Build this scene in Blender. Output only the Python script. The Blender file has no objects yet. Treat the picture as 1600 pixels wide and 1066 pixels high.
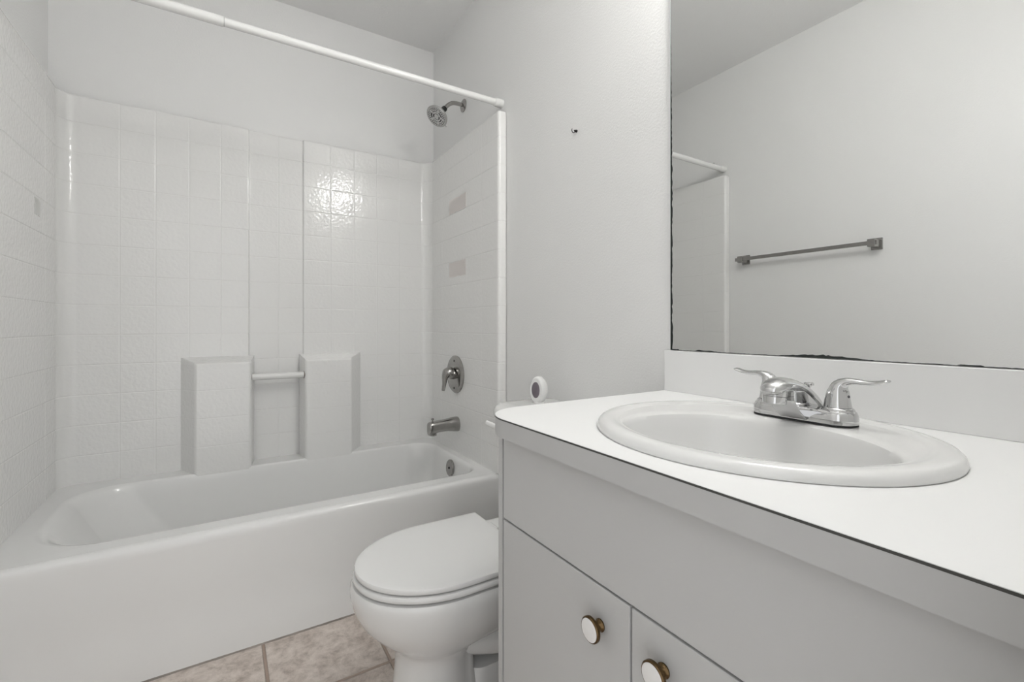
import bpy, bmesh, math, random
from mathutils import Vector, Matrix

random.seed(4)
C = bpy.context.scene.collection
PI = math.pi
W = 1.524            # alcove width: left wall x = 0, right wall x = W; back wall y = 0; floor z = 0
CEIL = 2.446
YF = -2.335          # inner face of the front wall (doorway wall the camera stands in)

# ------------------------------------------------------------------ camera, world, exposure
sc = bpy.context.scene
cam_d = bpy.data.cameras.new('camera')
cam_d.sensor_width = 36.0
cam_d.lens = 722.0 / 1600.0 * 36.0
cam_d.shift_y = -24.5 / 1600.0
cam_d.clip_start = 0.01
cam = bpy.data.objects.new('camera', cam_d)
C.objects.link(cam)
cam.location = (0.549, -2.365, 0.96)
cam.rotation_euler = (PI / 2, 0, -math.atan2(452, 722))
sc.camera = cam

wd = bpy.data.worlds.new('hall_daylight')
sc.world = wd
wd.use_nodes = True
bg = wd.node_tree.nodes['Background']
bg.inputs['Color'].default_value = (0.98, 0.99, 1.0, 1)
bg.inputs['Strength'].default_value = 0.72

sc.view_settings.view_transform = 'Standard'
sc.view_settings.look = 'None'
sc.view_settings.gamma = 1.0
sc.view_settings.use_curve_mapping = False
sc.view_settings.exposure = 0.93
BULB = 33.0          # emission of each frosted globe over the mirror


# ------------------------------------------------------------------ materials
def mat(name, col, rough=0.5, metal=0.0, bump=None, coat=0.0, spec=0.5, emit=None, emit_s=0.0, vary=None):
    m = bpy.data.materials.new(name)
    m.use_nodes = True
    nt = m.node_tree
    b = nt.nodes['Principled BSDF']
    b.inputs['Base Color'].default_value = (*col, 1)
    b.inputs['Roughness'].default_value = rough
    b.inputs['Metallic'].default_value = metal
    b.inputs['Specular IOR Level'].default_value = spec
    b.inputs['Coat Weight'].default_value = coat
    b.inputs['Coat Roughness'].default_value = 0.05
    if emit:
        b.inputs['Emission Color'].default_value = (*emit, 1)
        b.inputs['Emission Strength'].default_value = emit_s
    tc = nt.nodes.new('ShaderNodeTexCoord')
    if bump:
        scale, strength, dist, detail = bump
        n = nt.nodes.new('ShaderNodeTexNoise')
        n.inputs['Scale'].default_value = scale
        n.inputs['Detail'].default_value = detail
        nt.links.new(tc.outputs['Object'], n.inputs['Vector'])
        bp = nt.nodes.new('ShaderNodeBump')
        bp.inputs['Strength'].default_value = strength
        bp.inputs['Distance'].default_value = dist
        nt.links.new(n.outputs['Fac'], bp.inputs['Height'])
        nt.links.new(bp.outputs['Normal'], b.inputs['Normal'])
    if vary:
        scale, amt = vary
        n2 = nt.nodes.new('ShaderNodeTexNoise')
        n2.inputs['Scale'].default_value = scale
        n2.inputs['Detail'].default_value = 3
        nt.links.new(tc.outputs['Object'], n2.inputs['Vector'])
        mx = nt.nodes.new('ShaderNodeMix')
        mx.data_type = 'RGBA'
        mx.inputs[6].default_value = (*col, 1)
        mx.inputs[7].default_value = (*[c * (1 - amt) for c in col], 1)
        nt.links.new(n2.outputs['Fac'], mx.inputs[0])
        nt.links.new(mx.outputs[2], b.inputs['Base Color'])
    return m


def floor_material():
    m = bpy.data.materials.new('stone_look_tile')
    m.use_nodes = True
    nt = m.node_tree
    N, L = nt.nodes, nt.links
    b = N['Principled BSDF']
    tc = N.new('ShaderNodeTexCoord')
    sep = N.new('ShaderNodeSeparateXYZ')
    L.new(tc.outputs['Object'], sep.inputs[0])

    def math_(op, a, v=None):
        n = N.new('ShaderNodeMath')
        n.operation = op
        if hasattr(a, 'default_value') or hasattr(a, 'links'):
            L.new(a, n.inputs[0])
        else:
            n.inputs[0].default_value = a
        if v is not None:
            if hasattr(v, 'links'):
                L.new(v, n.inputs[1])
            else:
                n.inputs[1].default_value = v
        return n.outputs[0]

    def dist(axis, off):     # distance to the nearest joint, in metres
        t = math_('DIVIDE', math_('SUBTRACT', sep.outputs[axis], off), 0.305)
        f = math_('FRACT', t)
        d = math_('MINIMUM', f, math_('SUBTRACT', 1.0, f))
        return math_('MULTIPLY', d, 0.305)
    d = math_('MINIMUM', dist(0, 0.652 - 3.05), dist(1, -1.062 - 6.1))
    big = N.new('ShaderNodeTexNoise')
    big.inputs['Scale'].default_value = 19
    big.inputs['Detail'].default_value = 9
    big.inputs['Roughness'].default_value = 0.74
    big.inputs['Distortion'].default_value = 0.25
    L.new(tc.outputs['Object'], big.inputs['Vector'])
    cr = N.new('ShaderNodeValToRGB')
    e = cr.color_ramp.elements
    e[0].position = 0.33
    e[0].color = (0.40, 0.33, 0.285, 1)
    e[1].position = 0.68
    e[1].color = (0.88, 0.80, 0.74, 1)
    k = e.new(0.5)
    k.color = (0.68, 0.60, 0.54, 1)
    L.new(big.outputs['Fac'], cr.inputs[0])
    g = N.new('ShaderNodeMapRange')
    g.inputs['From Min'].default_value = 0.003
    g.inputs['From Max'].default_value = 0.0055
    L.new(d, g.inputs['Value'])
    mx = N.new('ShaderNodeMix')
    mx.data_type = 'RGBA'
    mx.inputs[6].default_value = (0.42, 0.325, 0.265, 1)
    L.new(g.outputs[0], mx.inputs[0])
    L.new(cr.outputs[0], mx.inputs[7])
    L.new(mx.outputs[2], b.inputs['Base Color'])
    b.inputs['Roughness'].default_value = 0.42
    h = math_('ADD', math_('MULTIPLY', big.outputs['Fac'], 0.5), math_('MULTIPLY', g.outputs[0], 0.5))
    bp = N.new('ShaderNodeBump')
    bp.inputs['Strength'].default_value = 0.8
    bp.inputs['Distance'].default_value = 0.010
    L.new(h, bp.inputs['Height'])
    L.new(bp.outputs['Normal'], b.inputs['Normal'])
    return m


M = {
    'paint': mat('wall_paint', (0.87, 0.87, 0.862), 0.42, bump=(170, 0.22, 0.003, 2)),
    'ceil': mat('ceiling_paint', (0.90, 0.90, 0.895), 0.7, bump=(120, 0.2, 0.003, 2)),
    'floor': floor_material(),
    'fibre': mat('fibreglass', (0.87, 0.868, 0.855), 0.12, bump=(75, 0.23, 0.004, 1.0)),
    'tub': mat('tub_gelcoat', (0.86, 0.86, 0.85), 0.16, bump=(7, 0.05, 0.01, 1)),
    'ceramic': mat('vitreous_china', (0.80, 0.80, 0.79), 0.09, coat=0.3),
    'seat': mat('seat_plastic', (0.80, 0.80, 0.79), 0.16),
    'laminate': mat('white_laminate', (0.90, 0.90, 0.895), 0.38, bump=(400, 0.05, 0.001, 2)),
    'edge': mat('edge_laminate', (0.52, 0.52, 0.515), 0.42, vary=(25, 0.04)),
    'seam': mat('laminate_seam', (0.06, 0.06, 0.055), 0.6),
    'cab': mat('cabinet_melamine', (0.545, 0.545, 0.54), 0.45, bump=(300, 0.06, 0.001, 2)),
    'chrome': mat('chrome', (0.64, 0.64, 0.64), 0.06, 1.0),
    'nickel': mat('worn_chrome', (0.42, 0.41, 0.395), 0.2, 1.0, vary=(60, 0.2)),
    'satin': mat('satin_grey_plastic', (0.48, 0.48, 0.47), 0.32, 0.35),
    'face': mat('spray_face_plastic', (0.66, 0.66, 0.65), 0.35),
    'black': mat('black_rubber', (0.012, 0.012, 0.012), 0.5),
    'bronze': mat('aged_brass', (0.16, 0.105, 0.052), 0.25, 1.0, vary=(90, 0.4)),
    'porcelain': mat('knob_porcelain', (0.84, 0.83, 0.82), 0.12, coat=0.4),
    'rod': mat('rod_enamel', (0.86, 0.86, 0.845), 0.22),
    'mirror': mat('mirror_silver', (0.76, 0.765, 0.757), 0.0, 1.0),
    'glass_edge': mat('mirror_glass_edge', (0.82, 0.86, 0.84), 0.15),
    'desilver': mat('mirror_corrosion', (0.012, 0.016, 0.014), 0.4),
    'acrylic': mat('frosted_acrylic', (0.84, 0.84, 0.825), 0.08, coat=0.5),
    'socket': mat('bar_socket', (0.20, 0.165, 0.15), 0.5),
    'residue': mat('adhesive_residue', (0.75, 0.71, 0.69), 0.55, bump=(60, 0.3, 0.003, 3)),
    'residue_grey': mat('adhesive_residue_grey', (0.69, 0.69, 0.675), 0.5),
    'caulk': mat('stained_caulk', (0.55, 0.49, 0.44), 0.7, vary=(9, 0.9)),
    'gel': mat('freshener_gel', (0.22, 0.19, 0.22), 0.12, vary=(60, 0.4)),
    'white_plastic': mat('white_plastic', (0.84, 0.84, 0.83), 0.25),
    'bulb': mat('frosted_bulb', (0.9, 0.9, 0.88), 0.3, emit=(1.0, 0.99, 0.965), emit_s=BULB),
    'iron': mat('dark_iron', (0.02, 0.017, 0.017), 0.35, 0.6),
    'dot': mat('indicator_dot', (0.10, 0.10, 0.11), 0.3),
}


# ------------------------------------------------------------------ helpers
def link(name, me, m=None, parent=None, smooth=True, wn=False, bevel=None, sub=0):
    o = bpy.data.objects.new(name, me)
    C.objects.link(o)
    if m is not None:
        me.materials.append(m)
    if smooth:
        for p in me.polygons:
            p.use_smooth = True
    if parent:
        o.parent = parent
    if bevel:
        b = o.modifiers.new('bevel', 'BEVEL')
        b.width = bevel
        b.segments = 3
        b.limit_method = 'ANGLE'
        b.angle_limit = math.radians(35)
    if sub:
        s = o.modifiers.new('sub', 'SUBSURF')
        s.levels = s.render_levels = sub
    if wn or bevel:
        w = o.modifiers.new('wn', 'WEIGHTED_NORMAL')
        w.keep_sharp = True
        w.weight = 60
    return o


def obj(name, bm, m, parent=None, **k):
    bmesh.ops.recalc_face_normals(bm, faces=bm.faces[:])
    bm.normal_update()
    for e in bm.edges:
        if len(e.link_faces) == 2 and e.calc_face_angle(0.0) > math.radians(38):
            e.smooth = False
    me = bpy.data.meshes.new(name)
    bm.to_mesh(me)
    bm.free()
    return link(name, me, m, parent, **k)


def thing(name, label, cat, loc=(0, 0, 0), group=None):
    o = bpy.data.objects.new(name, None)
    o.empty_display_size = 0.05
    C.objects.link(o)
    o.location = loc
    o['label'] = label
    o['category'] = cat
    if group:
        o['group'] = group
    return o


def anchor(t):
    """Parts are modelled in room coordinates; hang them on the Empty without moving them."""
    bpy.context.view_layer.update()
    for ch in t.children:
        ch.matrix_parent_inverse = t.matrix_world.inverted()


def struct(name, bm, m, **k):
    o = obj(name, bm, m, **k)
    o['kind'] = 'structure'
    return o


def box(bm, x0, x1, y0, y1, z0, z1):
    v = [bm.verts.new((x, y, z)) for x in (x0, x1) for y in (y0, y1) for z in (z0, z1)]
    for f in ((0, 1, 3, 2), (4, 6, 7, 5), (0, 4, 5, 1), (2, 3, 7, 6), (0, 2, 6, 4), (1, 5, 7, 3)):
        bm.faces.new([v[i] for i in f])


def loft(bm, rings, cap0=True, cap1=True, closed=True):
    R = [[bm.verts.new(p) for p in r] for r in rings]
    n = len(R[0])
    for a, b in zip(R, R[1:]):
        for i in range(n if closed else n - 1):
            j = (i + 1) % n
            bm.faces.new((a[i], a[j], b[j], b[i]))
    if cap0:
        bm.faces.new(list(reversed(R[0])))
    if cap1:
        bm.faces.new(R[-1])
    return R


def frame(d):
    d = Vector(d).normalized()
    up = Vector((0, 0, 1)) if abs(d.z) < 0.95 else Vector((1, 0, 0))
    a = d.cross(up).normalized()
    return d, a, a.cross(d).normalized()


def lathe(bm, prof, origin, axis, n=32, cap0=True, cap1=True):
    """prof = (distance along axis, radius)"""
    d, a, b = frame(axis)
    o = Vector(origin)
    rings = []
    for h, r in prof:
        rings.append([o + d * h + (a * math.cos(2 * PI * i / n) + b * math.sin(2 * PI * i / n)) * r for i in range(n)])
    return loft(bm, rings, cap0, cap1)


def tube(bm, pts, rad, n=16, flat=None, side=None):
    """Sweep along pts with radii rad; flat gives the second radius; side fixes the width direction."""
    pts = [Vector(p) for p in pts]
    rings = []
    pa = None
    for i, p in enumerate(pts):
        t = (pts[min(i + 1, len(pts) - 1)] - pts[max(i - 1, 0)]).normalized()
        if side is not None:
            a = Vector(side)
            a = (a - t * a.dot(t)).normalized()
        elif pa is None:
            _, a, _ = frame(t)
        else:
            a = (pa - t * pa.dot(t)).normalized()
        pa = a
        b = t.cross(a)
        r1 = rad[i] if isinstance(rad, (list, tuple)) else rad
        r2 = flat[i] if flat else r1
        rings.append([p + a * (r1 * math.cos(2 * PI * k / n)) + b * (r2 * math.sin(2 * PI * k / n)) for k in range(n)])
    return loft(bm, rings)


def spline(pts, n=8):
    P = [Vector(p) for p in pts]
    out = []
    for i in range(len(P) - 1):
        p0, p1, p2, p3 = P[max(i - 1, 0)], P[i], P[i + 1], P[min(i + 2, len(P) - 1)]
        for k in range(n):
            t = k / n
            out.append(0.5 * ((2 * p1) + (p2 - p0) * t + (2 * p0 - 5 * p1 + 4 * p2 - p3) * t * t + (3 * p1 - p0 - 3 * p2 + p3) * t ** 3))
    out.append(P[-1])
    return out


def lerp_list(vals, n):
    out = []
    for a, b in zip(vals, vals[1:]):
        out += [a + (b - a) * k / n for k in range(n)]
    return out + [vals[-1]]


def rrect(x0, x1, y0, y1, r, z, k=8):
    """Rounded rectangle, counter-clockwise, r a number or four radii (x0y0, x1y0, x1y1, x0y1)."""
    if not isinstance(r, (list, tuple)):
        r = [r] * 4
    cs = [(x0 + r[0], y0 + r[0], PI, r[0]), (x1 - r[1], y0 + r[1], 1.5 * PI, r[1]),
          (x1 - r[2], y1 - r[2], 0, r[2]), (x0 + r[3], y1 - r[3], 0.5 * PI, r[3])]
    out = []
    for cx, cy, a0, rr in cs:
        for i in range(k + 1):
            a = a0 + 0.5 * PI * i / k
            out.append((cx + rr * math.cos(a), cy + rr * math.sin(a), z))
    return out


def ell(cx, cy, b, a, z, n=96):
    return [(cx + b * math.cos(2 * PI * i / n), cy + a * math.sin(2 * PI * i / n), z) for i in range(n)]


# ------------------------------------------------------------------ room shell
T = 0.12
bm = bmesh.new(); box(bm, -T, W + T, YF - 0.6, T, -0.06, 0.0); struct('floor', bm, M['floor'], smooth=False)
bm = bmesh.new(); box(bm, -T, W + T, YF - T, T, CEIL, CEIL + 0.06); struct('ceiling', bm, M['ceil'], smooth=False)
bm = bmesh.new(); box(bm, -T, 0, YF - T, T, 0, CEIL); struct('wall_left', bm, M['paint'], smooth=False)
bm = bmesh.new(); box(bm, W, W + T, YF - T, T, 0, CEIL); struct('wall_right', bm, M['paint'], smooth=False)
bm = bmesh.new(); box(bm, 0, W, 0, T, 0, CEIL); struct('wall_back', bm, M['paint'], smooth=False)
# front wall with the doorway the camera stands in
DX0, DX1, DZ = 0.06, 0.87, 2.04
bm = bmesh.new()
box(bm, 0, DX0, YF - T, YF, 0, CEIL)
box(bm, DX1, W, YF - T, YF, 0, CEIL)
box(bm, DX0, DX1, YF - T, YF, DZ, CEIL)
struct('wall_front', bm, M['paint'], smooth=False)
bm = bmesh.new()
box(bm, DX1 - 0.012, DX1 + 0.05, YF, YF + 0.012, 0, DZ + 0.05)
box(bm, DX0 - 0.05, DX0 + 0.012, YF, YF + 0.012, 0, DZ + 0.05)
box(bm, DX0 + 0.012, DX1 - 0.012, YF, YF + 0.012, DZ - 0.012, DZ + 0.05)
struct('trim_1', bm, M['rod'], smooth=False)

# ------------------------------------------------------------------ tub
RIM = 0.362
t = thing('bathtub', 'white alcove bathtub with plain smooth apron along the tiled floor', 'bathtub', (W / 2, -0.4, 0))
bm = bmesh.new()
k = 10
rings = [
    rrect(0.001, W - 0.001, -0.745, -0.001, 0.002, RIM - 0.02, k),
    rrect(0.001, W - 0.001, -0.745, -0.001, 0.002, RIM, k),
    rrect(0.088, 1.455, -0.690, -0.106, (0.19, 0.085, 0.11, 0.15), RIM, k),
    rrect(0.100, 1.449, -0.683, -0.112, (0.19, 0.085, 0.11, 0.15), RIM - 0.002, k),
    rrect(0.116, 1.443, -0.676, -0.117, (0.19, 0.085, 0.11, 0.15), RIM - 0.010, k),
    rrect(0.132, 1.438, -0.670, -0.121, (0.18, 0.085, 0.11, 0.14), RIM - 0.03, k),
    rrect(0.20, 1.425, -0.652, -0.135, (0.20, 0.09, 0.11, 0.15), 0.22, k),
    rrect(0.29, 1.408, -0.63, -0.155, (0.20, 0.09, 0.11, 0.15), 0.10, k),
    rrect(0.34, 1.385, -0.605, -0.18, (0.18, 0.09, 0.1, 0.14), 0.065, k),
    rrect(0.42, 1.33, -0.55, -0.24, (0.1, 0.09, 0.09, 0.1), 0.055, k),
]
loft(bm, rings, cap0=False)
basin = obj('basin', bm, M['tub'], t, wn=True)
# apron: one rolled profile drawn along the tub
prof = [(-0.742, RIM - 0.03), (-0.742, RIM - 0.0005), (-0.750, RIM - 0.001), (-0.757, RIM - 0.003), (-0.763, RIM - 0.008), (-0.766, RIM - 0.016),
        (-0.767, RIM - 0.03), (-0.771, 0.17), (-0.774, 0.13), (-0.779, 0.09), (-0.784, 0.055), (-0.787, 0.03), (-0.789, 0.0), (-0.742, 0.0)]
bm = bmesh.new()
loft(bm, [[(x, y, z) for y, z in prof] for x in [0.001 + (W - 0.002) * i / 12 for i in range(13)]])
obj('apron', bm, M['tub'], t, wn=True)
# stained caulk line along the floor
bm = bmesh.new()
rings = []
for i in range(61):
    x = 0.02 + 1.35 * i / 60
    w = 0.0014 + 0.003 * abs(math.sin(i * 1.7)) * random.random()
    rings.append([(x, -0.7885, 0.0002), (x, -0.7885 - w, 0.0002), (x, -0.7885 - w * 0.4, 0.0035), (x, -0.7885, 0.005)])
loft(bm, rings)
obj('caulk_bead', bm, M['caulk'], t)
# overflow plate on the drain end
bm = bmesh.new()
ax = Vector((-1, 0.0, 0.10)).normalized()
oc = Vector((1.4365, -0.425, 0.308))
lathe(bm, [(-0.002, 0.030), (0.003, 0.037), (0.009, 0.037), (0.012, 0.034), (0.0125, 0.0)], oc, ax, 40, cap1=False)
ov = obj('overflow_plate', bm, M['nickel'], t, wn=True)
bm = bmesh.new()
lathe(bm, [(0.0115, 0.005), (0.0145, 0.005), (0.0155, 0.003)], oc, ax, 16)
obj('screw', bm, M['iron'], ov)
# drain in the tub floor
bm = bmesh.new()
lathe(bm, [(0, 0.034), (0.003, 0.033), (0.004, 0.022), (0.002, 0.0)], (1.27, -0.40, 0.0555), (0, 0, 1), 28, cap1=False)
obj('drain', bm, M['nickel'], t)
anchor(t)

# ------------------------------------------------------------------ tub surround (moulded tile panels)
ZT = 1.826
PX0, PX1, PY = 0.037, 1.487, -0.025
HG = [1.723 - 0.1142 * i for i in range(12)]
GW, GD = 0.0038, 0.0017


def rows():
    zs = [(RIM, 0)]
    for g in sorted(HG):
        if g < RIM + 0.02:
            continue
        zs += [(g - GW, 0), (g - GW * 0.45, GD * 0.8), (g, GD), (g + GW * 0.45, GD * 0.8), (g + GW, 0)]
    return zs + [(ZT - 0.010, 0), (ZT - 0.003, 0.001), (ZT, 0.004), (ZT + 0.0006, 0.012)]


def with_grooves(pl, gs, key):
    """Split a straight run of a plan polyline at groove positions; returns (point, depth)."""
    out = []
    for i, p in enumerate(pl):
        out.append((Vector((*p, 0)), 0.0))
        if i + 1 == len(pl):
            break
        a, b = key(p), key(pl[i + 1])
        lo, hi = min(a, b), max(a, b)
        sel = sorted(g for g in gs if lo + 0.012 < g < hi - 0.012)
        if a > b:
            sel = sel[::-1]
        s = 1 if b > a else -1
        for g in sel:
            for o, d in ((-GW, 0), (-GW * 0.45, GD * 0.8), (0, GD), (GW * 0.45, GD * 0.8), (GW, 0)):
                f = (g + s * o - a) / (b - a)
                q = Vector(p).lerp(Vector(pl[i + 1]), f)
                out.append((Vector((q.x, q.y, 0)), d))
    return out


def sheet(plan, room):
    """plan: list of (point, depth); room: a point on the room side, used to orient the normals."""
    bm = bmesh.new()
    n = len(plan)
    nor = []
    for i in range(n):
        t_ = (plan[min(i + 1, n - 1)][0] - plan[max(i - 1, 0)][0]).normalized()
        q = Vector((-t_.y, t_.x, 0))
        nor.append(q)
    # orientation by the middle of the plan
    mid = n // 2
    if nor[mid].dot(Vector(room) - plan[mid][0]) < 0:
        nor = [-q for q in nor]
    grid = []
    for z, dz in rows():
        grid.append([bm.verts.new((*(p - q * max(d, dz)).xy, z)) for (p, d), q in zip(plan, nor)])
    for a, b in zip(grid, grid[1:]):
        for i in range(n - 1):
            bm.faces.new((a[i], a[i + 1], b[i + 1], b[i]))
    return bm


t = thing('shower_surround', 'white moulded tile-pattern tub surround with two soap ledges', 'shower surround', (W / 2, -0.02, RIM))
RC = 0.05


def arc(cx, cy, r, a0, a1, n):
    return [(cx + r * math.cos(a0 + (a1 - a0) * i / n), cy + r * math.sin(a0 + (a1 - a0) * i / n)) for i in range(n + 1)]


VG = [0.097 + 0.1113 * i for i in range(13)]
pl = arc(PX0 + RC, PY - RC, RC, PI, PI / 2, 8)                       # left cove
pl += [(0.640, PY), (0.645, PY + 0.001), (0.650, PY + 0.011), (0.654, PY + 0.012),
       (0.861, PY + 0.012), (0.865, PY + 0.011), (0.870, PY + 0.001), (0.875, PY)]
pl += arc(PX1 - RC, PY - RC, RC, PI / 2, 0, 8)
plan = with_grooves(pl, [g for i, g in enumerate(VG) if i not in (0, 5, 7, 12)], lambda p: p[0])
bm = sheet(plan, (W / 2, -1, 0))
obj('back_panel', bm, M['fibre'], t, wn=True)
for side, name in ((1, 'right_panel'), (-1, 'left_panel')):
    xs = (lambda x: x) if side == 1 else (lambda x: W - x)
    pl = [(xs(PX1), PY - RC), (xs(PX1), -0.735)] + [(xs(x), y) for x, y in arc(PX1 + 0.012, -0.753, 0.012, PI, 1.5 * PI, 6)] + [(xs(W - 0.002), -0.765)]
    plan = with_grooves(pl, [-0.19, -0.62], lambda p: p[1])
    bm = sheet(plan, (W / 2, -0.4, 0))
    obj(name, bm, M['fibre'], t, wn=True)

# soap ledges: two blocks with chamfered sides and a gently sloping top
LY = -0.117


def ledge(xb0, xf0, xf1, xb1):
    bm = bmesh.new()
    gs = [0.4665, 0.581, 0.695]
    levels = [(RIM - 0.01, 0)]
    for g in gs:
        levels += [(g - GW, 0), (g - GW * 0.45, GD), (g + GW * 0.45, GD), (g + GW, 0)]
    levels += [(0.797, 0.0), (0.803, 0.003)]
    rings = []
    for z, d in levels:
        rings.append([(xb0, PY + 0.004, z), (xf0 + d * 0.5 - 0.006, LY + 0.012 + d, z), (xf0 - 0.002 + 0.002, LY + 0.004 + d, z), (xf0 + 0.008, LY + d, z),
                      (xf1 - 0.008, LY + d, z), (xf1, LY + 0.004 + d, z), (xf1 + 0.004, LY + 0.012 + d, z), (xb1, PY + 0.004, z)])
    rings.append([(xb0, PY + 0.004, 0.828), (xf0 - 0.004, LY + 0.016, 0.8075), (xf0 + 0.002, LY + 0.010, 0.806), (xf0 + 0.008, LY + 0.008, 0.806),
                  (xf1 - 0.008, LY + 0.008, 0.806), (xf1 - 0.002, LY + 0.010, 0.806), (xf1 + 0.002, LY + 0.016, 0.8075), (xb1, PY + 0.004, 0.828)])
    loft(bm, rings)
    return bm


obj('soap_ledge', ledge(0.400, 0.455, 0.650, 0.668), M['fibre'], t, wn=True)
obj('soap_ledge', ledge(0.850, 0.868, 1.066, 1.130), M['fibre'], t, wn=True)
# clear grab bar spanning the gap between the ledges
bm = bmesh.new()
lathe(bm, [(0, 0.0145), (0.214, 0.0145)], (0.652, -0.090, 0.737), (1, 0, 0), 24)
bar = obj('grab_bar', bm, M['acrylic'], t, wn=True)
for x, r in ((0.6535, 0.0155), (0.8615, 0.0175)):
    bm = bmesh.new()
    lathe(bm, [(-0.002, r), (0.002, r)], (x, -0.090, 0.737), (1, 0, 0), 20)
    obj('bar_socket', bm, M['socket'], bar, wn=True)
# adhesive residue left by removed caddies
for x, y0, y1, z0, z1, rag, mk in ((PX1, -0.29, -0.475, 1.498, 1.566, 0.002, 'residue'), (PX1, -0.29, -0.47, 1.192, 1.262, 0.002, 'residue'),
                                   (PX0, -0.245, -0.295, 1.318, 1.372, 0.002, 'residue_grey')):
    bm = bmesh.new()
    s = -1 if x > 0.7 else 1
    pts = []
    for (a, b), (c, d) in (((y0, z0), (y1, z0)), ((y1, z0), (y1, z1)), ((y1, z1), (y0, z1)), ((y0, z1), (y0, z0))):
        for i in range(7):
            f = i / 7
            pts.append((a + (c - a) * f + random.uniform(-rag, rag), b + (d - b) * f + random.uniform(-rag, rag)))
    loft(bm, [[(x - s * 0.002, y, z) for y, z in pts], [(x + s * 0.0011, y, z) for y, z in pts]])
    obj('adhesive_residue', bm, M[mk], t, smooth=False)
anchor(t)

# ------------------------------------------------------------------ shower curtain rod
RY, RZ = -0.731, 1.871
t = thing('shower_curtain_rod', 'white tension shower rod spanning the tub from wall to wall', 'curtain rod', (W / 2, RY, RZ))
bm = bmesh.new(); lathe(bm, [(0.006, 0.0145), (0.548, 0.0145), (0.552, 0.0128)], (0, RY, RZ), (1, 0, 0), 28); obj('outer_tube', bm, M['rod'], t, wn=True)
bm = bmesh.new(); lathe(bm, [(0.545, 0.0125), (W - 0.006, 0.0125)], (0, RY, RZ), (1, 0, 0), 28); obj('inner_tube', bm, M['rod'], t, wn=True)
bm = bmesh.new(); lathe(bm, [(0.5515, 0.0131), (0.5535, 0.0131)], (0, RY, RZ), (1, 0, 0), 28); obj('joint_ring', bm, M['satin'], t)
for a, b in ((0.001, 0.036), (W - 0.001, W - 0.036)):
    bm = bmesh.new()
    s = 1 if b > a else -1
    lathe(bm, [(0, 0.0175), (0.026, 0.017), (0.034, 0.0155), (0.036, 0.013)], (a, RY, RZ), (s, 0, 0), 28)
    obj('end_cap', bm, M['rod'], t, wn=True)
bm = bmesh.new(); lathe(bm, [(0.010, 0.006), (0.019, 0.006), (0.021, 0.004)], (0.10, RY, RZ), (0, 0, 1), 14); obj('set_screw', bm, M['satin'], t)
anchor(t)

# ------------------------------------------------------------------ shower head and arm
SY = -0.374
t = thing('shower', 'grey round shower head on a bent arm above the tub surround', 'shower head', (W, SY, 2.01))
bm = bmesh.new(); lathe(bm, [(0.0005, 0.030), (0.004, 0.030), (0.009, 0.022), (0.013, 0.012)], (W, SY, 2.008), (-1, 0, 0), 36); obj('wall_flange', bm, M['nickel'], t, wn=True)
path = spline([(W - 0.002, SY, 2.008), (W - 0.03, SY, 2.010), (W - 0.058, SY, 2.006), (W - 0.080, SY, 1.992), (W - 0.101, SY, 1.968)], 6)
bm = bmesh.new(); tube(bm, path, 0.0093, 18); obj('shower_arm', bm, M['nickel'], t)
hd = Vector((-0.66, -0.03, -0.75)).normalized()
h0 = Vector((W - 0.097, SY, 1.9725))
bm = bmesh.new(); lathe(bm, [(0, 0.0128), (0.027, 0.0128)], h0, hd, 24); obj('swivel_nut', bm, M['black'], t, wn=True, bevel=0.001)
h1 = h0 + hd * 0.026
hd2 = Vector((-0.62, -0.17, -0.76)).normalized()
bm = bmesh.new()
lathe(bm, [(0, 0.016), (0.009, 0.019), (0.016, 0.028), (0.024, 0.041), (0.034, 0.0505), (0.043, 0.0530), (0.0465, 0.0515), (0.0470, 0.0485), (0.0455, 0.0465), (0.0455, 0.0)], h1, hd2, 48, cap1=False)
head = obj('shower_head', bm, M['satin'], t, wn=True)
d_, a_, b_ = frame(hd2)
fc = h1 + d_ * 0.0462
bm = bmesh.new(); lathe(bm, [(0.0440, 0.0462), (0.0462, 0.0462), (0.0462, 0.0)], h1, hd2, 48, cap1=False)
obj('spray_face', bm, M['face'], head, wn=True)
bm = bmesh.new()
for ring_r, num, size in ((0.0415, 30, 0.0026), (0.0345, 24, 0.0026)):
    for i in range(num):
        if (i * 5 // num + i) % 6 == 0 and ring_r < 0.04:
            continue
        a = 2 * PI * i / num
        lathe(bm, [(-0.001, size), (0.0016, size * 0.8)], fc + (a_ * math.cos(a) + b_ * math.sin(a)) * ring_r, hd2, 7)
for ring_r, num, span, rad in ((0.0255, 5, 0.72, 0.0034), (0.0145, 4, 0.75, 0.0030)):
    for i in range(num):
        a0 = 2 * PI * (i + 0.2) / num
        a1 = a0 + 2 * PI / num * span
        pts = [fc + (a_ * math.cos(a0 + (a1 - a0) * q / 6) + b_ * math.sin(a0 + (a1 - a0) * q / 6)) * ring_r for q in range(7)]
        tube(bm, pts, rad, 8, flat=[0.001] * 7, side=None)
obj('spray_nozzles', bm, M['black'], head)
bm = bmesh.new()
lv = fc + (-a_ * 0.2 - b_ * 0.98).normalized() * 0.046
tube(bm, [fc - d_ * 0.006 + (lv - fc) * 1.08, fc - d_ * 0.004 + (lv - fc) * 1.33], 0.0025, 8)
obj('spray_lever', bm, M['satin'], head)
anchor(t)

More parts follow.
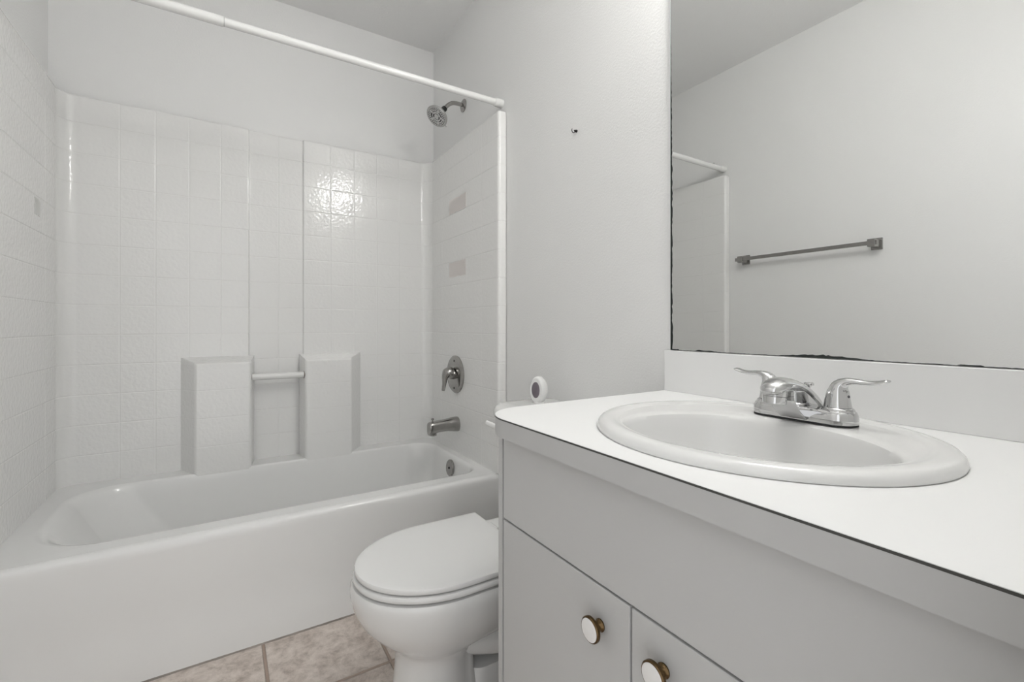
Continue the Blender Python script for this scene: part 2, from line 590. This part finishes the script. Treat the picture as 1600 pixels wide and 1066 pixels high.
# ------------------------------------------------------------------ tub valve and spout
t = thing('shower_valve', 'chrome round shower valve plate with drooping lever handle', 'valve', (PX1, -0.366, 0.728))
vc = Vector((PX1, -0.366, 0.728))
bm = bmesh.new(); lathe(bm, [(-0.001, 0.089), (0.004, 0.089), (0.009, 0.084), (0.0105, 0.074), (0.012, 0.070), (0.014, 0.03), (0.014, 0.0)], vc, (-1, 0, 0), 56, cap1=False); obj('escutcheon', bm, M['nickel'], t, wn=True)
bm = bmesh.new(); lathe(bm, [(0.012, 0.024), (0.030, 0.022), (0.034, 0.021)], vc, (-1, 0, 0), 32); obj('valve_collar', bm, M['nickel'], t, wn=True)
bm = bmesh.new()
pts = spline([vc + Vector((-0.026, 0, 0.006)), vc + Vector((-0.036, 0.0, 0.010)), vc + Vector((-0.047, 0.001, 0.008)), vc + Vector((-0.056, 0.002, -0.010)), vc + Vector((-0.059, 0.003, -0.042)), vc + Vector((-0.064, 0.004, -0.074))], 6)
tube(bm, pts, lerp_list([0.027, 0.0285, 0.027, 0.020, 0.0145, 0.012], 6), 20, flat=lerp_list([0.027, 0.027, 0.022, 0.013, 0.0085, 0.006], 6), side=(0, 1, 0))
obj('lever_handle', bm, M['nickel'], t, wn=True)
for z in (0.064, -0.064):
    bm = bmesh.new(); lathe(bm, [(0.010, 0.0055), (0.014, 0.0045)], vc + Vector((0, -0.005, z)), (-1, 0, 0), 14); obj('plate_screw', bm, M['iron'], t)
anchor(t)

t = thing('tub_spout', 'chrome tub spout with pull-up diverter knob', 'tub spout', (PX1, -0.381, 0.497))
sp = Vector((PX1, -0.381, 0.4955))
bm = bmesh.new()
secs = [(0.001, 0.033, 0.034, 0.0), (-0.006, 0.0335, 0.0345, 0.0), (-0.03, 0.0315, 0.032, 0.001), (-0.055, 0.027, 0.027, 0.001), (-0.10, 0.0255, 0.026, -0.001), (-0.125, 0.025, 0.028, -0.005),
        (-0.138, 0.0245, 0.030, -0.0085), (-0.1425, 0.022, 0.028, -0.0095), (-0.144, 0.017, 0.022, -0.0095)]
rings = []
for dx, ry, rz, dz in secs:
    ring = []
    for i in range(32):
        a = 2 * PI * i / 32
        c, s = math.cos(a), math.sin(a)
        e = 0.62 if dx < -0.05 else 0.9
        ring.append((sp.x + dx, sp.y + ry * math.copysign(abs(c) ** e, c), sp.z + dz + rz * math.copysign(abs(s) ** e, s)))
    rings.append(ring)
loft(bm, rings)
body = obj('spout_body', bm, M['nickel'], t, wn=True)
bm = bmesh.new(); lathe(bm, [(0, 0.0165), (0.008, 0.0165), (0.008, 0.012), (0.004, 0.0)], sp + Vector((-0.122, 0, -0.0315)), (0, 0, -1), 22, cap1=False); obj('spout_outlet', bm, M['nickel'], t)
bm = bmesh.new(); lathe(bm, [(0, 0.0035), (0.009, 0.0035), (0.010, 0.0065), (0.015, 0.0065), (0.017, 0.004)], sp + Vector((-0.125, 0, 0.022)), (0, 0, 1), 18); obj('diverter_knob', bm, M['nickel'], t)
anchor(t)

# ------------------------------------------------------------------ toilet
TCY = -1.312


def egg(xf, xm, xb, hw, z, taper=1.0, rb=0.03, n=28):
    """Outline: elliptical nose from xf to xm, straight-ish sides to xb with corner radius rb."""
    out = []
    for i in range(n + 1):                                            # nose, right side to left side
        a = -PI / 2 + PI * i / n
        out.append((xm - (xm - xf) * math.cos(a), TCY + hw * math.sin(a), z))
    hb = hw * taper
    m = 6
    for i in range(1, m):                                             # left side towards the back
        f = i / m
        out.append((xm + (xb - rb - xm) * f, TCY + hw + (hb - hw) * f * f, z))
    for i in range(m + 1):
        a = PI / 2 - PI / 2 * i / m
        out.append((xb - rb + rb * math.cos(a), TCY + hb - rb + rb * math.sin(a), z))
    for i in range(m + 1):
        a = -PI / 2 * i / m
        out.append((xb - rb + rb * math.cos(a), TCY - hb + rb + rb * math.sin(a), z))
    for i in range(m - 1, 0, -1):
        f = i / m
        out.append((xm + (xb - rb - xm) * f, TCY - hw - (hb - hw) * f * f, z))
    return out


t = thing('toilet', 'white two-piece toilet with closed lid beside the vanity', 'toilet', (1.15, TCY, 0))
bm = bmesh.new()
S = [(0.866, 0.975, 1.10, 0.104, 0.0, .80), (0.870, 0.975, 1.095, 0.101, 0.02, .78), (0.880, 0.975, 1.085, 0.096, 0.045, .72), (0.888, 0.975, 1.075, 0.089, 0.12, .66),
     (0.893, 0.98, 1.075, 0.086, 0.180, .66), (0.893, 0.98, 1.09, 0.088, 0.203, .68), (0.884, 0.985, 1.13, 0.098, 0.218, .74),
     (0.864, 0.985, 1.20, 0.115, 0.236, .80), (0.837, 0.985, 1.27, 0.133, 0.260, .84), (0.812, 0.985, 1.34, 0.149, 0.289, .86), (0.797, 0.985, 1.40, 0.160, 0.320, .9),
     (0.790, 0.99, 1.44, 0.166, 0.349, .95), (0.790, 0.99, 1.45, 0.167, 0.366, .97), (0.795, 0.99, 1.45, 0.163, 0.375, .97), (0.808, 0.99, 1.445, 0.152, 0.377, .97)]
loft(bm, [egg(a, b, c, d, z, tp) for a, b, c, d, z, tp in S])
bowl = obj('bowl', bm, M['ceramic'], t, wn=True)
bm = bmesh.new()
tube(bm, spline([(1.02, TCY, 0.20), (1.13, TCY, 0.185), (1.21, TCY, 0.20), (1.29, TCY, 0.17), (1.33, TCY, 0.05)], 6), lerp_list([0.05, 0.092, 0.098, 0.09, 0.085], 6), 24, flat=lerp_list([0.04, 0.055, 0.06, 0.06, 0.06], 6), side=(0, 1, 0))
obj('trapway', bm, M['ceramic'], t)
# seat ring and lid
def slab(outs):
    bm = bmesh.new()
    loft(bm, outs)
    return bm


def slab_rings(xf, xm, xb, hw, z0, z1, r, rb, crown=0.0):
    o = []
    for ins, z in ((r, z0), (r * 0.35, z0 + r * 0.3), (0, z0 + r), (0, z1 - r), (r * 0.3, z1 - r * 0.3), (r, z1), (r * 3, z1 + crown * 0.5), (0.06, z1 + crown)):
        o.append(egg(xf + ins, xm, xb - ins, hw - ins, z, 0.985, max(rb - ins * 0.5, 0.004)))
    return o


obj('seat', slab(slab_rings(0.795, 1.0, 1.185, 0.166, 0.3800, 0.3945, 0.0055, 0.02)), M['seat'], t, wn=True)
obj('lid', slab(slab_rings(0.799, 1.0, 1.180, 0.163, 0.3970, 0.4105, 0.0045, 0.006, 0.002)), M['seat'], t, wn=True)
for dy in (0.075, -0.075):
    bm = bmesh.new()
    lathe(bm, [(-0.022, 0.011), (0.022, 0.011)], (1.193, TCY + dy, 0.388), (0, 1, 0), 18)
    box(bm, 1.184, 1.202, TCY + dy - 0.018, TCY + dy + 0.018, 0.377, 0.386)
    obj('seat_hinge', bm, M['seat'], t, wn=True)
# foot flange behind the column, then tank, its lid, lever
bm = bmesh.new()
loft(bm, [rrect(1.02, 1.36, TCY - 0.098, TCY + 0.098, 0.05, 0.0), rrect(1.025, 1.355, TCY - 0.093, TCY + 0.093, 0.05, 0.022), rrect(1.04, 1.345, TCY - 0.075, TCY + 0.075, 0.05, 0.036), rrect(1.06, 1.33, TCY - 0.055, TCY + 0.055, 0.04, 0.12)])
obj('foot', bm, M['ceramic'], t, wn=True)
bm = bmesh.new()
TY0, TY1 = -1.552, -1.066
loft(bm, [rrect(1.315, W - 0.018, TY0 + 0.02, TY1 - 0.02, 0.045, 0.377), rrect(1.305, W - 0.014, TY0 + 0.008, TY1 - 0.008, 0.05, 0.44), rrect(1.298, W - 0.012, TY0, TY1, 0.05, 0.665)])
obj('tank', bm, M['ceramic'], t, wn=True)
bm = bmesh.new()
L0, L1 = TY0 - 0.014, TY1 + 0.026
loft(bm, [rrect(1.284, W - 0.006, L0, L1, 0.06, 0.666), rrect(1.281, W - 0.005, L0 - 0.002, L1 + 0.002, 0.062, 0.674), rrect(1.282, W - 0.005, L0 - 0.001, L1 + 0.001, 0.062, 0.692),
          rrect(1.288, W - 0.008, L0 + 0.005, L1 - 0.005, 0.058, 0.702), rrect(1.30, W - 0.014, L0 + 0.016, L1 - 0.016, 0.05, 0.7085), rrect(1.33, W - 0.03, L0 + 0.05, L1 - 0.05, 0.03, 0.71)])
obj('tank_lid', bm, M['ceramic'], t, wn=True)
bm = bmesh.new()
lathe(bm, [(0, 0.013), (0.02, 0.012), (0.034, 0.010)], (1.299, -1.155, 0.644), (-1, 0, 0), 18)
tube(bm, spline([(1.266, -1.17, 0.643), (1.262, -1.145, 0.646), (1.257, -1.118, 0.650), (1.252, -1.092, 0.654)], 4), lerp_list([0.008, 0.0085, 0.009, 0.0075], 4), 12, flat=lerp_list([0.006, 0.006, 0.0055, 0.005], 4), side=(0, 0, 1))
obj('flush_lever', bm, M['white_plastic'], t, wn=True)
anchor(t)

# ------------------------------------------------------------------ air freshener on the tank lid
AF = Vector((1.409, -1.152, 0.7098))
t = thing('air_freshener', 'small white oval air freshener with dark window on the toilet tank', 'air freshener', AF)
fd = Vector((-0.93, -0.37, 0)).normalized()
sd = Vector((fd.y, -fd.x, 0)) * -1
bm = bmesh.new()
rings = []
for dd, s in ((-0.017, 0.72), (-0.014, 0.9), (-0.006, 1.0), (0.006, 1.0), (0.013, 0.93), (0.0165, 0.8)):
    ring = []
    for i in range(40):
        a = 2 * PI * i / 40
        z = 0.0435 + 0.0435 * s * math.sin(a)
        z = max(z, 0.0015 + (1 - s) * 0.01)
        w = 0.0275 * s * math.cos(a) * (1.0 + 0.10 * (1 - z / 0.087))
        p = AF + fd * dd + sd * w + Vector((0, 0, z))
        ring.append(p)
    rings.append(ring)
loft(bm, rings)
obj('shell', bm, M['white_plastic'], t, wn=True)
bm = bmesh.new()
rings = []
for dd, s in ((0.014, 1.0), (0.0172, 1.0), (0.0184, 0.85), (0.019, 0.4)):
    rings.append([AF + fd * dd + sd * (0.0148 * s * math.cos(2 * PI * i / 32)) + Vector((0, 0, 0.044 + 0.0255 * s * math.sin(2 * PI * i / 32))) for i in range(32)])
loft(bm, rings)
obj('gel_window', bm, M['gel'], t, wn=True)
bm = bmesh.new()
loft(bm, [[AF + fd * (0.016 * math.cos(2 * PI * i / 24)) + sd * (0.02 * math.sin(2 * PI * i / 24)) + Vector((0, 0, z)) for i in range(24)] for z in (0.0003, 0.006)])
obj('foot', bm, M['white_plastic'], t)
anchor(t)

# ------------------------------------------------------------------ vanity cabinet
CX, CXB = 0.990, W - 0.003        # face plane, back
VY0, VY1 = -2.318, -1.6126        # right end, left end
CT, CB = 0.794, 0.7596            # counter top / underside
t = thing('vanity_cabinet', 'pale grey vanity cabinet with two doors under the sink counter', 'cabinet', (1.25, -1.97, 0))
bm = bmesh.new()
box(bm, CX, CXB, VY1 - 0.0135, VY1, 0.0, CB)                          # left side
box(bm, CX, CXB, VY0, VY0 + 0.0135, 0.0, CB)                          # right side
box(bm, CX + 0.002, CXB, VY0 + 0.0135, VY1 - 0.0135, 0.085, 0.10)     # bottom
box(bm, CX + 0.06, CX + 0.075, VY0 + 0.0135, VY1 - 0.0135, 0.0, 0.085)  # toe kick
box(bm, CXB - 0.006, CXB, VY0 + 0.0135, VY1 - 0.0135, 0.10, CB)       # back
box(bm, CX + 0.022, CX + 0.04, VY0 + 0.0135, VY1 - 0.0135, 0.575, 0.62)  # rail behind the seam
box(bm, CX + 0.022, CX + 0.04, -1.97, -1.92, 0.10, 0.575)             # centre stile
obj('carcass', bm, M['cab'], t, smooth=False)
FY0, FY1 = VY0 + 0.018, VY1 - 0.0185
bm = bmesh.new(); box(bm, CX, CX + 0.018, FY0, FY1, 0.6035, CB - 0.002); obj('drawer_front', bm, M['cab'], t, bevel=0.0012)
DSY = -1.9456
knobs = []
for y0, y1, ky, kz in ((DSY + 0.0018, FY1, -1.8906, 0.5475), (FY0, DSY - 0.0018, -1.9986, 0.5535)):
    bm = bmesh.new(); box(bm, CX, CX + 0.018, y0, y1, 0.095, 0.6000)
    d = obj('door', bm, M['cab'], t, bevel=0.0012)
    bm = bmesh.new()
    lathe(bm, [(0.0002, 0.0085), (0.002, 0.0088), (0.004, 0.0068), (0.008, 0.0048), (0.013, 0.0050), (0.0150, 0.0155), (0.0165, 0.0172), (0.0200, 0.0172), (0.0213, 0.0160)], (CX, ky, kz), (-1, 0, 0), 36)
    kb = obj('knob', bm, M['bronze'], d, wn=True)
    bm = bmesh.new()
    lathe(bm, [(0.0207, 0.0152), (0.0217, 0.0150), (0.0225, 0.0125), (0.0229, 0.0)], (CX, ky, kz), (-1, 0, 0), 36, cap1=False)
    kf = obj('knob_face', bm, M['porcelain'], d, wn=True)
    kf['label'] = 'white porcelain knob face'
anchor(t)

# ------------------------------------------------------------------ countertop with sink hole
FX = 0.9684
LY_, RY_ = -1.570, YF + 0.002
SX, SYc, SB, SA = 1.2326, -1.9594, 0.221, 0.239
t = thing('countertop', 'white laminate vanity counter with rounded corner and low backsplash', 'countertop', (1.25, -1.95, CT))


def counter_loop(inset, z):
    o = rrect(FX + inset, W - 0.002, RY_, LY_ - inset, (0.012, 0.002, 0.002, 0.092 - inset), z, 14)
    return o


def holed(bm, outer, inner, flip=False):
    vo = [bm.verts.new(p) for p in outer]
    vi = [bm.verts.new(p) for p in inner]
    es = []
    for vs in (vo, vi):
        for i in range(len(vs)):
            es.append(bm.edges.new((vs[i], vs[(i + 1) % len(vs)])))
    bmesh.ops.triangle_fill(bm, use_beauty=True, use_dissolve=False, edges=es, normal=(0, 0, 1))
    return vo, vi


bm = bmesh.new()
hole_t = ell(SX, SYc, SB * 0.93, SA * 0.93, CT)
hole_b = ell(SX, SYc, SB * 0.93, SA * 0.93, CT - 0.028)
vo, vi = holed(bm, counter_loop(0.0, CT), hole_t)
vo2, vi2 = holed(bm, counter_loop(0.0012, CT - 0.028), hole_b)
vo3 = [bm.verts.new(p) for p in counter_loop(0.0, CT - 0.0012)]
vo4 = [bm.verts.new(p) for p in counter_loop(0.0012, CT - 0.0012)]
for A, B in ((vo, vo3), (vo3, vo4), (vo4, vo2), (vi, vi2)):
    for i in range(len(A)):
        j = (i + 1) % len(A)
        bm.faces.new((A[i], A[j], B[j], B[i]))
obj('counter_slab', bm, M['laminate'], t, smooth=False)


def band(z0, z1, off, thick):
    """A strip that follows the left, corner and front edges of the counter."""
    lo = rrect(FX, W - 0.002, RY_, LY_, (0.0005, 0.002, 0.002, 0.092), 0, 14)
    pts = [Vector((x, y, 0)) for x, y, z in lo]
    n = len(pts)
    # from the back-left corner around the rounded front corner to the right end
    seq = pts[2 * 15 + 14:] + pts[:1]
    bm = bmesh.new()
    rings = []
    for i, p in enumerate(seq):
        a = seq[max(i - 1, 0)]
        b = seq[min(i + 1, len(seq) - 1)]
        tt = (b - a).normalized()
        q = Vector((tt.y, -tt.x, 0))
        if q.dot(p - Vector((1.3, -1.95, 0))) < 0:
            q = -q
        outp = p + q * off
        inn = p + q * (off - thick)
        rings.append([(outp.x, outp.y, z0), (outp.x, outp.y, z1), (inn.x, inn.y, z1), (inn.x, inn.y, z0)])
    loft(bm, rings)
    return bm


obj('edge_band', band(CB, CT - 0.0020, 0.0002, 0.010), M['edge'], t, wn=True)
obj('edge_seam', band(CT - 0.0030, CT - 0.0006, 0.0004, 0.0034), M['seam'], t)
bm = bmesh.new(); box(bm, W - 0.018, W - 0.0005, RY_, LY_, CT, 0.896); obj('backsplash', bm, M['laminate'], t, bevel=0.0012)
anchor(t)

# ------------------------------------------------------------------ sink
BX, BYc, BB, BA = 1.1747, -1.980, 0.149, 0.175
t = thing('sink', 'white oval drop-in sink set into the vanity counter', 'sink', (SX, SYc, CT))
bm = bmesh.new()


def mix(f, z, grow=0.0):
    return ell(SX + (BX - SX) * f, SYc + (BYc - SYc) * f, SB + (BB - SB) * f + grow, SA + (BA - SA) * f + grow, z, 120)


Z = 0.809
rings = [ell(SX, SYc, SB - 0.02, SA - 0.02, CT - 0.02, 120), ell(SX, SYc, SB - 0.02, SA - 0.02, CT + 0.0006, 120),
         mix(0, CT + 0.0006), mix(0, CT + 0.004, 0.0008), mix(0, CT + 0.009, -0.001), mix(0, CT + 0.0130, -0.005), mix(0, Z - 0.0004, -0.011), mix(0, Z, -0.018),
         mix(0, Z - 0.0008, -0.026), mix(0, Z - 0.0032, -0.031), mix(0, Z - 0.0036, -0.036), mix(0.80, Z - 0.0042), mix(0.90, Z - 0.0050), mix(0.97, Z - 0.0085), mix(1.0, Z - 0.015),
         mix(1.0, Z - 0.030, -0.004), mix(1.0, Z - 0.065, -0.014), mix(1.0, Z - 0.10, -0.034), mix(1.0, Z - 0.125, -0.065), mix(1.0, Z - 0.137, -0.10), mix(1.0, Z - 0.141, -0.125)]
loft(bm, rings, cap0=False)
obj('basin', bm, M['ceramic'], t, wn=True)
bm = bmesh.new()
lathe(bm, [(0, 0.028), (0.003, 0.027), (0.004, 0.018), (0.001, 0.0)], (BX, BYc, Z - 0.1412), (0, 0, 1), 28, cap1=False)
obj('drain', bm, M['chrome'], t)
anchor(t)

# ------------------------------------------------------------------ faucet
FXc, FYc, FZ = 1.362, -1.972, 0.8056
t = thing('faucet', 'chrome two-handle faucet on the back rim of the sink', 'faucet', (FXc, FYc, FZ))
F = Vector((FXc, FYc, FZ))


def stadium(hx, hy, z, n=16):
    out = []
    for i in range(n + 1):
        a = PI * i / n
        out.append(F + Vector((hx * math.cos(a), hy - hx + hx * math.sin(a), z)))
    for i in range(n + 1):
        a = PI + PI * i / n
        out.append(F + Vector((hx * math.cos(a), -(hy - hx) + hx * math.sin(a), z)))
    return out


bm = bmesh.new(); loft(bm, [stadium(0.0265, 0.0785, 0.0), stadium(0.0265, 0.0785, 0.0030)]); obj('base_gasket', bm, M['black'], t)
bm = bmesh.new()
loft(bm, [stadium(0.0268, 0.0788, 0.0028), stadium(0.0270, 0.0790, 0.008), stadium(0.0262, 0.0782, 0.016), stadium(0.0240, 0.0760, 0.021), stadium(0.0200, 0.0720, 0.0235)])
base = obj('base_plate', bm, M['chrome'], t, wn=True)
for s in (1, -1):
    bm = bmesh.new()
    lathe(bm, [(0.015, 0.0245), (0.021, 0.0238), (0.0255, 0.0215), (0.0275, 0.0185), (0.028, 0.016)], F + Vector((0, s * 0.0515, 0)), (0, 0, 1), 36)
    obj('handle_base', bm, M['chrome'], base, wn=True)
    bm = bmesh.new()
    o = F + Vector((0, s * 0.0515, 0))
    P = [(0, 0.0275), (0.0, 0.038), (0.001, 0.050), (0.0035, 0.0595), (0.0105, 0.0665), (0.022, 0.0690), (0.036, 0.0685), (0.050, 0.0690), (0.062, 0.0725), (0.0655, 0.0735)]
    wd_ = [0.0190, 0.0175, 0.0160, 0.0138, 0.0105, 0.0085, 0.0078, 0.0082, 0.0090, 0.0080]
    th_ = [0.0190, 0.0172, 0.0150, 0.0118, 0.0072, 0.0048, 0.0040, 0.0036, 0.0030, 0.0018]
    pts = spline([o + Vector((0, s * a, z)) for a, z in P], 4)
    tube(bm, pts, lerp_list(wd_, 4), 24, flat=lerp_list(th_, 4), side=(1, 0, 0))
    h = obj('handle', bm, M['chrome'], t, wn=True)
    bm = bmesh.new()
    lathe(bm, [(0, 0.0024), (0.0012, 0.0020)], o + Vector((-0.002, -s * 0.0155 if s > 0 else -0.0155, 0.045)), (-0.3, -1, 0), 14)
    obj('set_screw', bm, M['dot'], h)
# spout: a wedge-shaped body rising forward into a domed nose over the aerator
bm = bmesh.new()
SPt = [(0.030, 0.008), (0.016, 0.025), (-0.008, 0.042), (-0.034, 0.0535), (-0.060, 0.0590), (-0.080, 0.0590), (-0.096, 0.0545), (-0.1025, 0.0490)]
hw_ = [0.021, 0.0235, 0.023, 0.0215, 0.0205, 0.0200, 0.0165, 0.0085]
hv_ = [0.012, 0.0130, 0.0130, 0.0130, 0.0130, 0.0130, 0.0105, 0.0050]
pts = spline([F + Vector((a, 0, z)) for a, z in SPt], 4)
tube(bm, pts, lerp_list(hw_, 4), 28, flat=lerp_list(hv_, 4), side=(0, 1, 0))
spout = obj('spout', bm, M['chrome'], t, wn=True)
# side skirts of the spout down to the base (the flat triangular cheek)
bm = bmesh.new()
rings = []
for y in (-0.0205, -0.0175, 0.0175, 0.0205):
    k_ = 0.0 if abs(y) < 0.019 else 0.003
    rings.append([F + Vector((a + (k_ if i < 4 else -k_) * 0, y, z - (k_ if i in (2, 3, 4) else 0))) for i, (a, z) in enumerate(((0.030, 0.016), (0.018, 0.025), (-0.010, 0.043), (-0.036, 0.054), (-0.064, 0.054), (-0.064, 0.036), (-0.052, 0.020), (-0.030, 0.0045), (0.026, 0.0045)))])
loft(bm, rings)
obj('spout_cheek', bm, M['chrome'], spout, wn=True, bevel=0.0015)
bm = bmesh.new(); lathe(bm, [(0.0, 0.0178), (0.009, 0.0172), (0.0095, 0.0162), (0.0105, 0.0172), (0.0205, 0.0165), (0.0215, 0.0150), (0.0215, 0.0120), (0.015, 0.0)], F + Vector((-0.083, 0, 0.0535)), (-0.12, 0, -1), 28, cap1=False); obj('aerator', bm, M['chrome'], spout, wn=True)
bm = bmesh.new(); lathe(bm, [(0.0195, 0.0118), (0.0200, 0.0118)], F + Vector((-0.083, 0, 0.0535)), (-0.12, 0, -1), 22); obj('aerator_screen', bm, M['iron'], spout)
bm = bmesh.new(); lathe(bm, [(0, 0.0026), (0.0012, 0.0022)], F + Vector((-0.028, -0.0205, 0.030)), (0, -1, 0), 14); obj('indicator_dot', bm, M['dot'], spout)
bm = bmesh.new(); lathe(bm, [(0.0, 0.0024), (0.050, 0.0024), (0.052, 0.0040), (0.0545, 0.0078), (0.0575, 0.0078), (0.0590, 0.0055)], F + Vector((0.0205, 0, 0.0)), (0, 0, 1), 18); obj('lift_rod', bm, M['chrome'], t, wn=True)
anchor(t)

# ------------------------------------------------------------------ mirror
MY0, MY1, MZ0, MZ1 = YF + 0.02, -1.580, 0.8975, 1.93
t = thing('mirror', 'frameless wall mirror over the backsplash with blackened edges', 'mirror', (W, -1.95, MZ0))
bm = bmesh.new(); box(bm, W - 0.0060, W - 0.0005, MY0, MY1, MZ0, MZ1); obj('mirror_glass', bm, M['mirror'], t, smooth=False)
bm = bmesh.new(); box(bm, W - 0.0064, W - 0.0005, MY1, MY1 + 0.0014, MZ0 + 0.32, MZ1); obj('glass_edge', bm, M['glass_edge'], t, smooth=False)


def corrosion(n, p_at, width_at, inward):
    """A ragged strip lying on the glass: p_at(f) on the edge, width_at(f), inward direction."""
    bm = bmesh.new()
    rings = []
    for i in range(n + 1):
        f = i / n
        p = Vector(p_at(f))
        q = p + Vector(inward) * width_at(f)
        rings.append([(W - 0.0063, p.y, p.z), (W - 0.0063, q.y, q.z), (W - 0.0059, q.y, q.z), (W - 0.0059, p.y, p.z)])
    loft(bm, rings)
    return bm


rnd = random.Random(11)
noise = [rnd.random() for _ in range(400)]


def left_w(f):
    base_ = 0.0046 * max(0.0, min(1, (0.80 - f) / 0.35)) + 0.0006
    return base_ * (0.75 + 0.5 * noise[int(f * 140)]) + (0.002 if 0.02 < f < 0.06 else 0)


def bottom_w(f):
    # f runs from the left end of the mirror to the right
    w = 0.0004 + 0.0006 * noise[150 + int(f * 160)]
    if f < 0.035:
        w += 0.0016
    if 0.10 < f < 0.20:
        w += 0.0028 * (1 - (f - 0.10) / 0.10) * (0.6 + 0.6 * noise[int(f * 333)])
    if 0.36 < f < 0.60:
        w += 0.0055 * math.sin(PI * (f - 0.36) / 0.24) ** 1.4 * (0.75 + 0.35 * noise[int(f * 500) % 400])
    if 0.74 < f < 0.78 or 0.86 < f < 0.9:
        w += 0.0012
    return w


obj('corroded_edge', corrosion(140, lambda f: (0, MY1, MZ0 + f * (MZ1 - MZ0)), left_w, (0, -1, 0)), M['desilver'], t, smooth=False)
obj('corroded_edge', corrosion(160, lambda f: (0, MY1 + f * (MY0 - MY1), MZ0), bottom_w, (0, 0, 1)), M['desilver'], t, smooth=False)
anchor(t)

# ------------------------------------------------------------------ vanity light above the mirror (just above the photo)
LYc, LZ = -1.94, 2.10
t = thing('vanity_light', 'chrome light bar of three round bulbs above the mirror', 'light', (W, LYc, LZ))
bm = bmesh.new(); box(bm, W - 0.03, W - 0.0005, LYc - 0.23, LYc + 0.23, LZ - 0.055, LZ + 0.055); obj('back_plate', bm, M['chrome'], t, bevel=0.006)
for dy in (-0.14, 0.0, 0.14):
    bm = bmesh.new(); lathe(bm, [(0, 0.026), (0.02, 0.024), (0.045, 0.020)], (W - 0.03, LYc + dy, LZ), (-1, 0, 0), 24)
    s = obj('lamp_socket', bm, M['chrome'], t, wn=True)
    bm = bmesh.new()
    bmesh.ops.create_uvsphere(bm, u_segments=24, v_segments=16, radius=0.045)
    bmesh.ops.translate(bm, vec=(W - 0.115, LYc + dy, LZ), verts=bm.verts)
    obj('bulb', bm, M['bulb'], t)
anchor(t)

# ------------------------------------------------------------------ towel bar on the left wall (seen in the mirror)
TZ = 1.325
t = thing('towel_bar', 'chrome square towel bar on the wall reflected in the mirror', 'towel bar', (0, -1.17, TZ))
bm = bmesh.new(); box(bm, 0.052, 0.062, -1.500, -0.838, TZ - 0.009, TZ + 0.009); obj('bar', bm, M['nickel'], t, bevel=0.0015)
for y in (-0.868, -1.478):
    bm = bmesh.new()
    box(bm, 0.0005, 0.008, y - 0.022, y + 0.022, TZ - 0.026, TZ + 0.026)
    box(bm, 0.008, 0.067, y - 0.0145, y + 0.0145, TZ - 0.017, TZ + 0.017)
    obj('bracket', bm, M['nickel'], t, bevel=0.002)
anchor(t)

# ------------------------------------------------------------------ small screw hook in the wall
HK = Vector((W, -1.204, 1.591))
t = thing('wall_hook', 'tiny dark screw hook in the wall between mirror and shower', 'hook', HK)
bm = bmesh.new(); lathe(bm, [(0.0005, 0.0048), (0.003, 0.0045), (0.010, 0.0026)], HK, (-1, 0, 0), 16); obj('hook_collar', bm, M['iron'], t)
bm = bmesh.new()
pts = [HK + Vector(p) for p in ((-0.005, 0, 0), (-0.0085, 0, -0.0045), (-0.0125, 0.0005, -0.0075), (-0.017, 0.001, -0.0060), (-0.0195, 0.001, -0.0005), (-0.0180, 0.001, 0.0045))]
tube(bm, spline(pts, 4), 0.0013, 8)
obj('hook_curl', bm, M['iron'], t)
anchor(t)
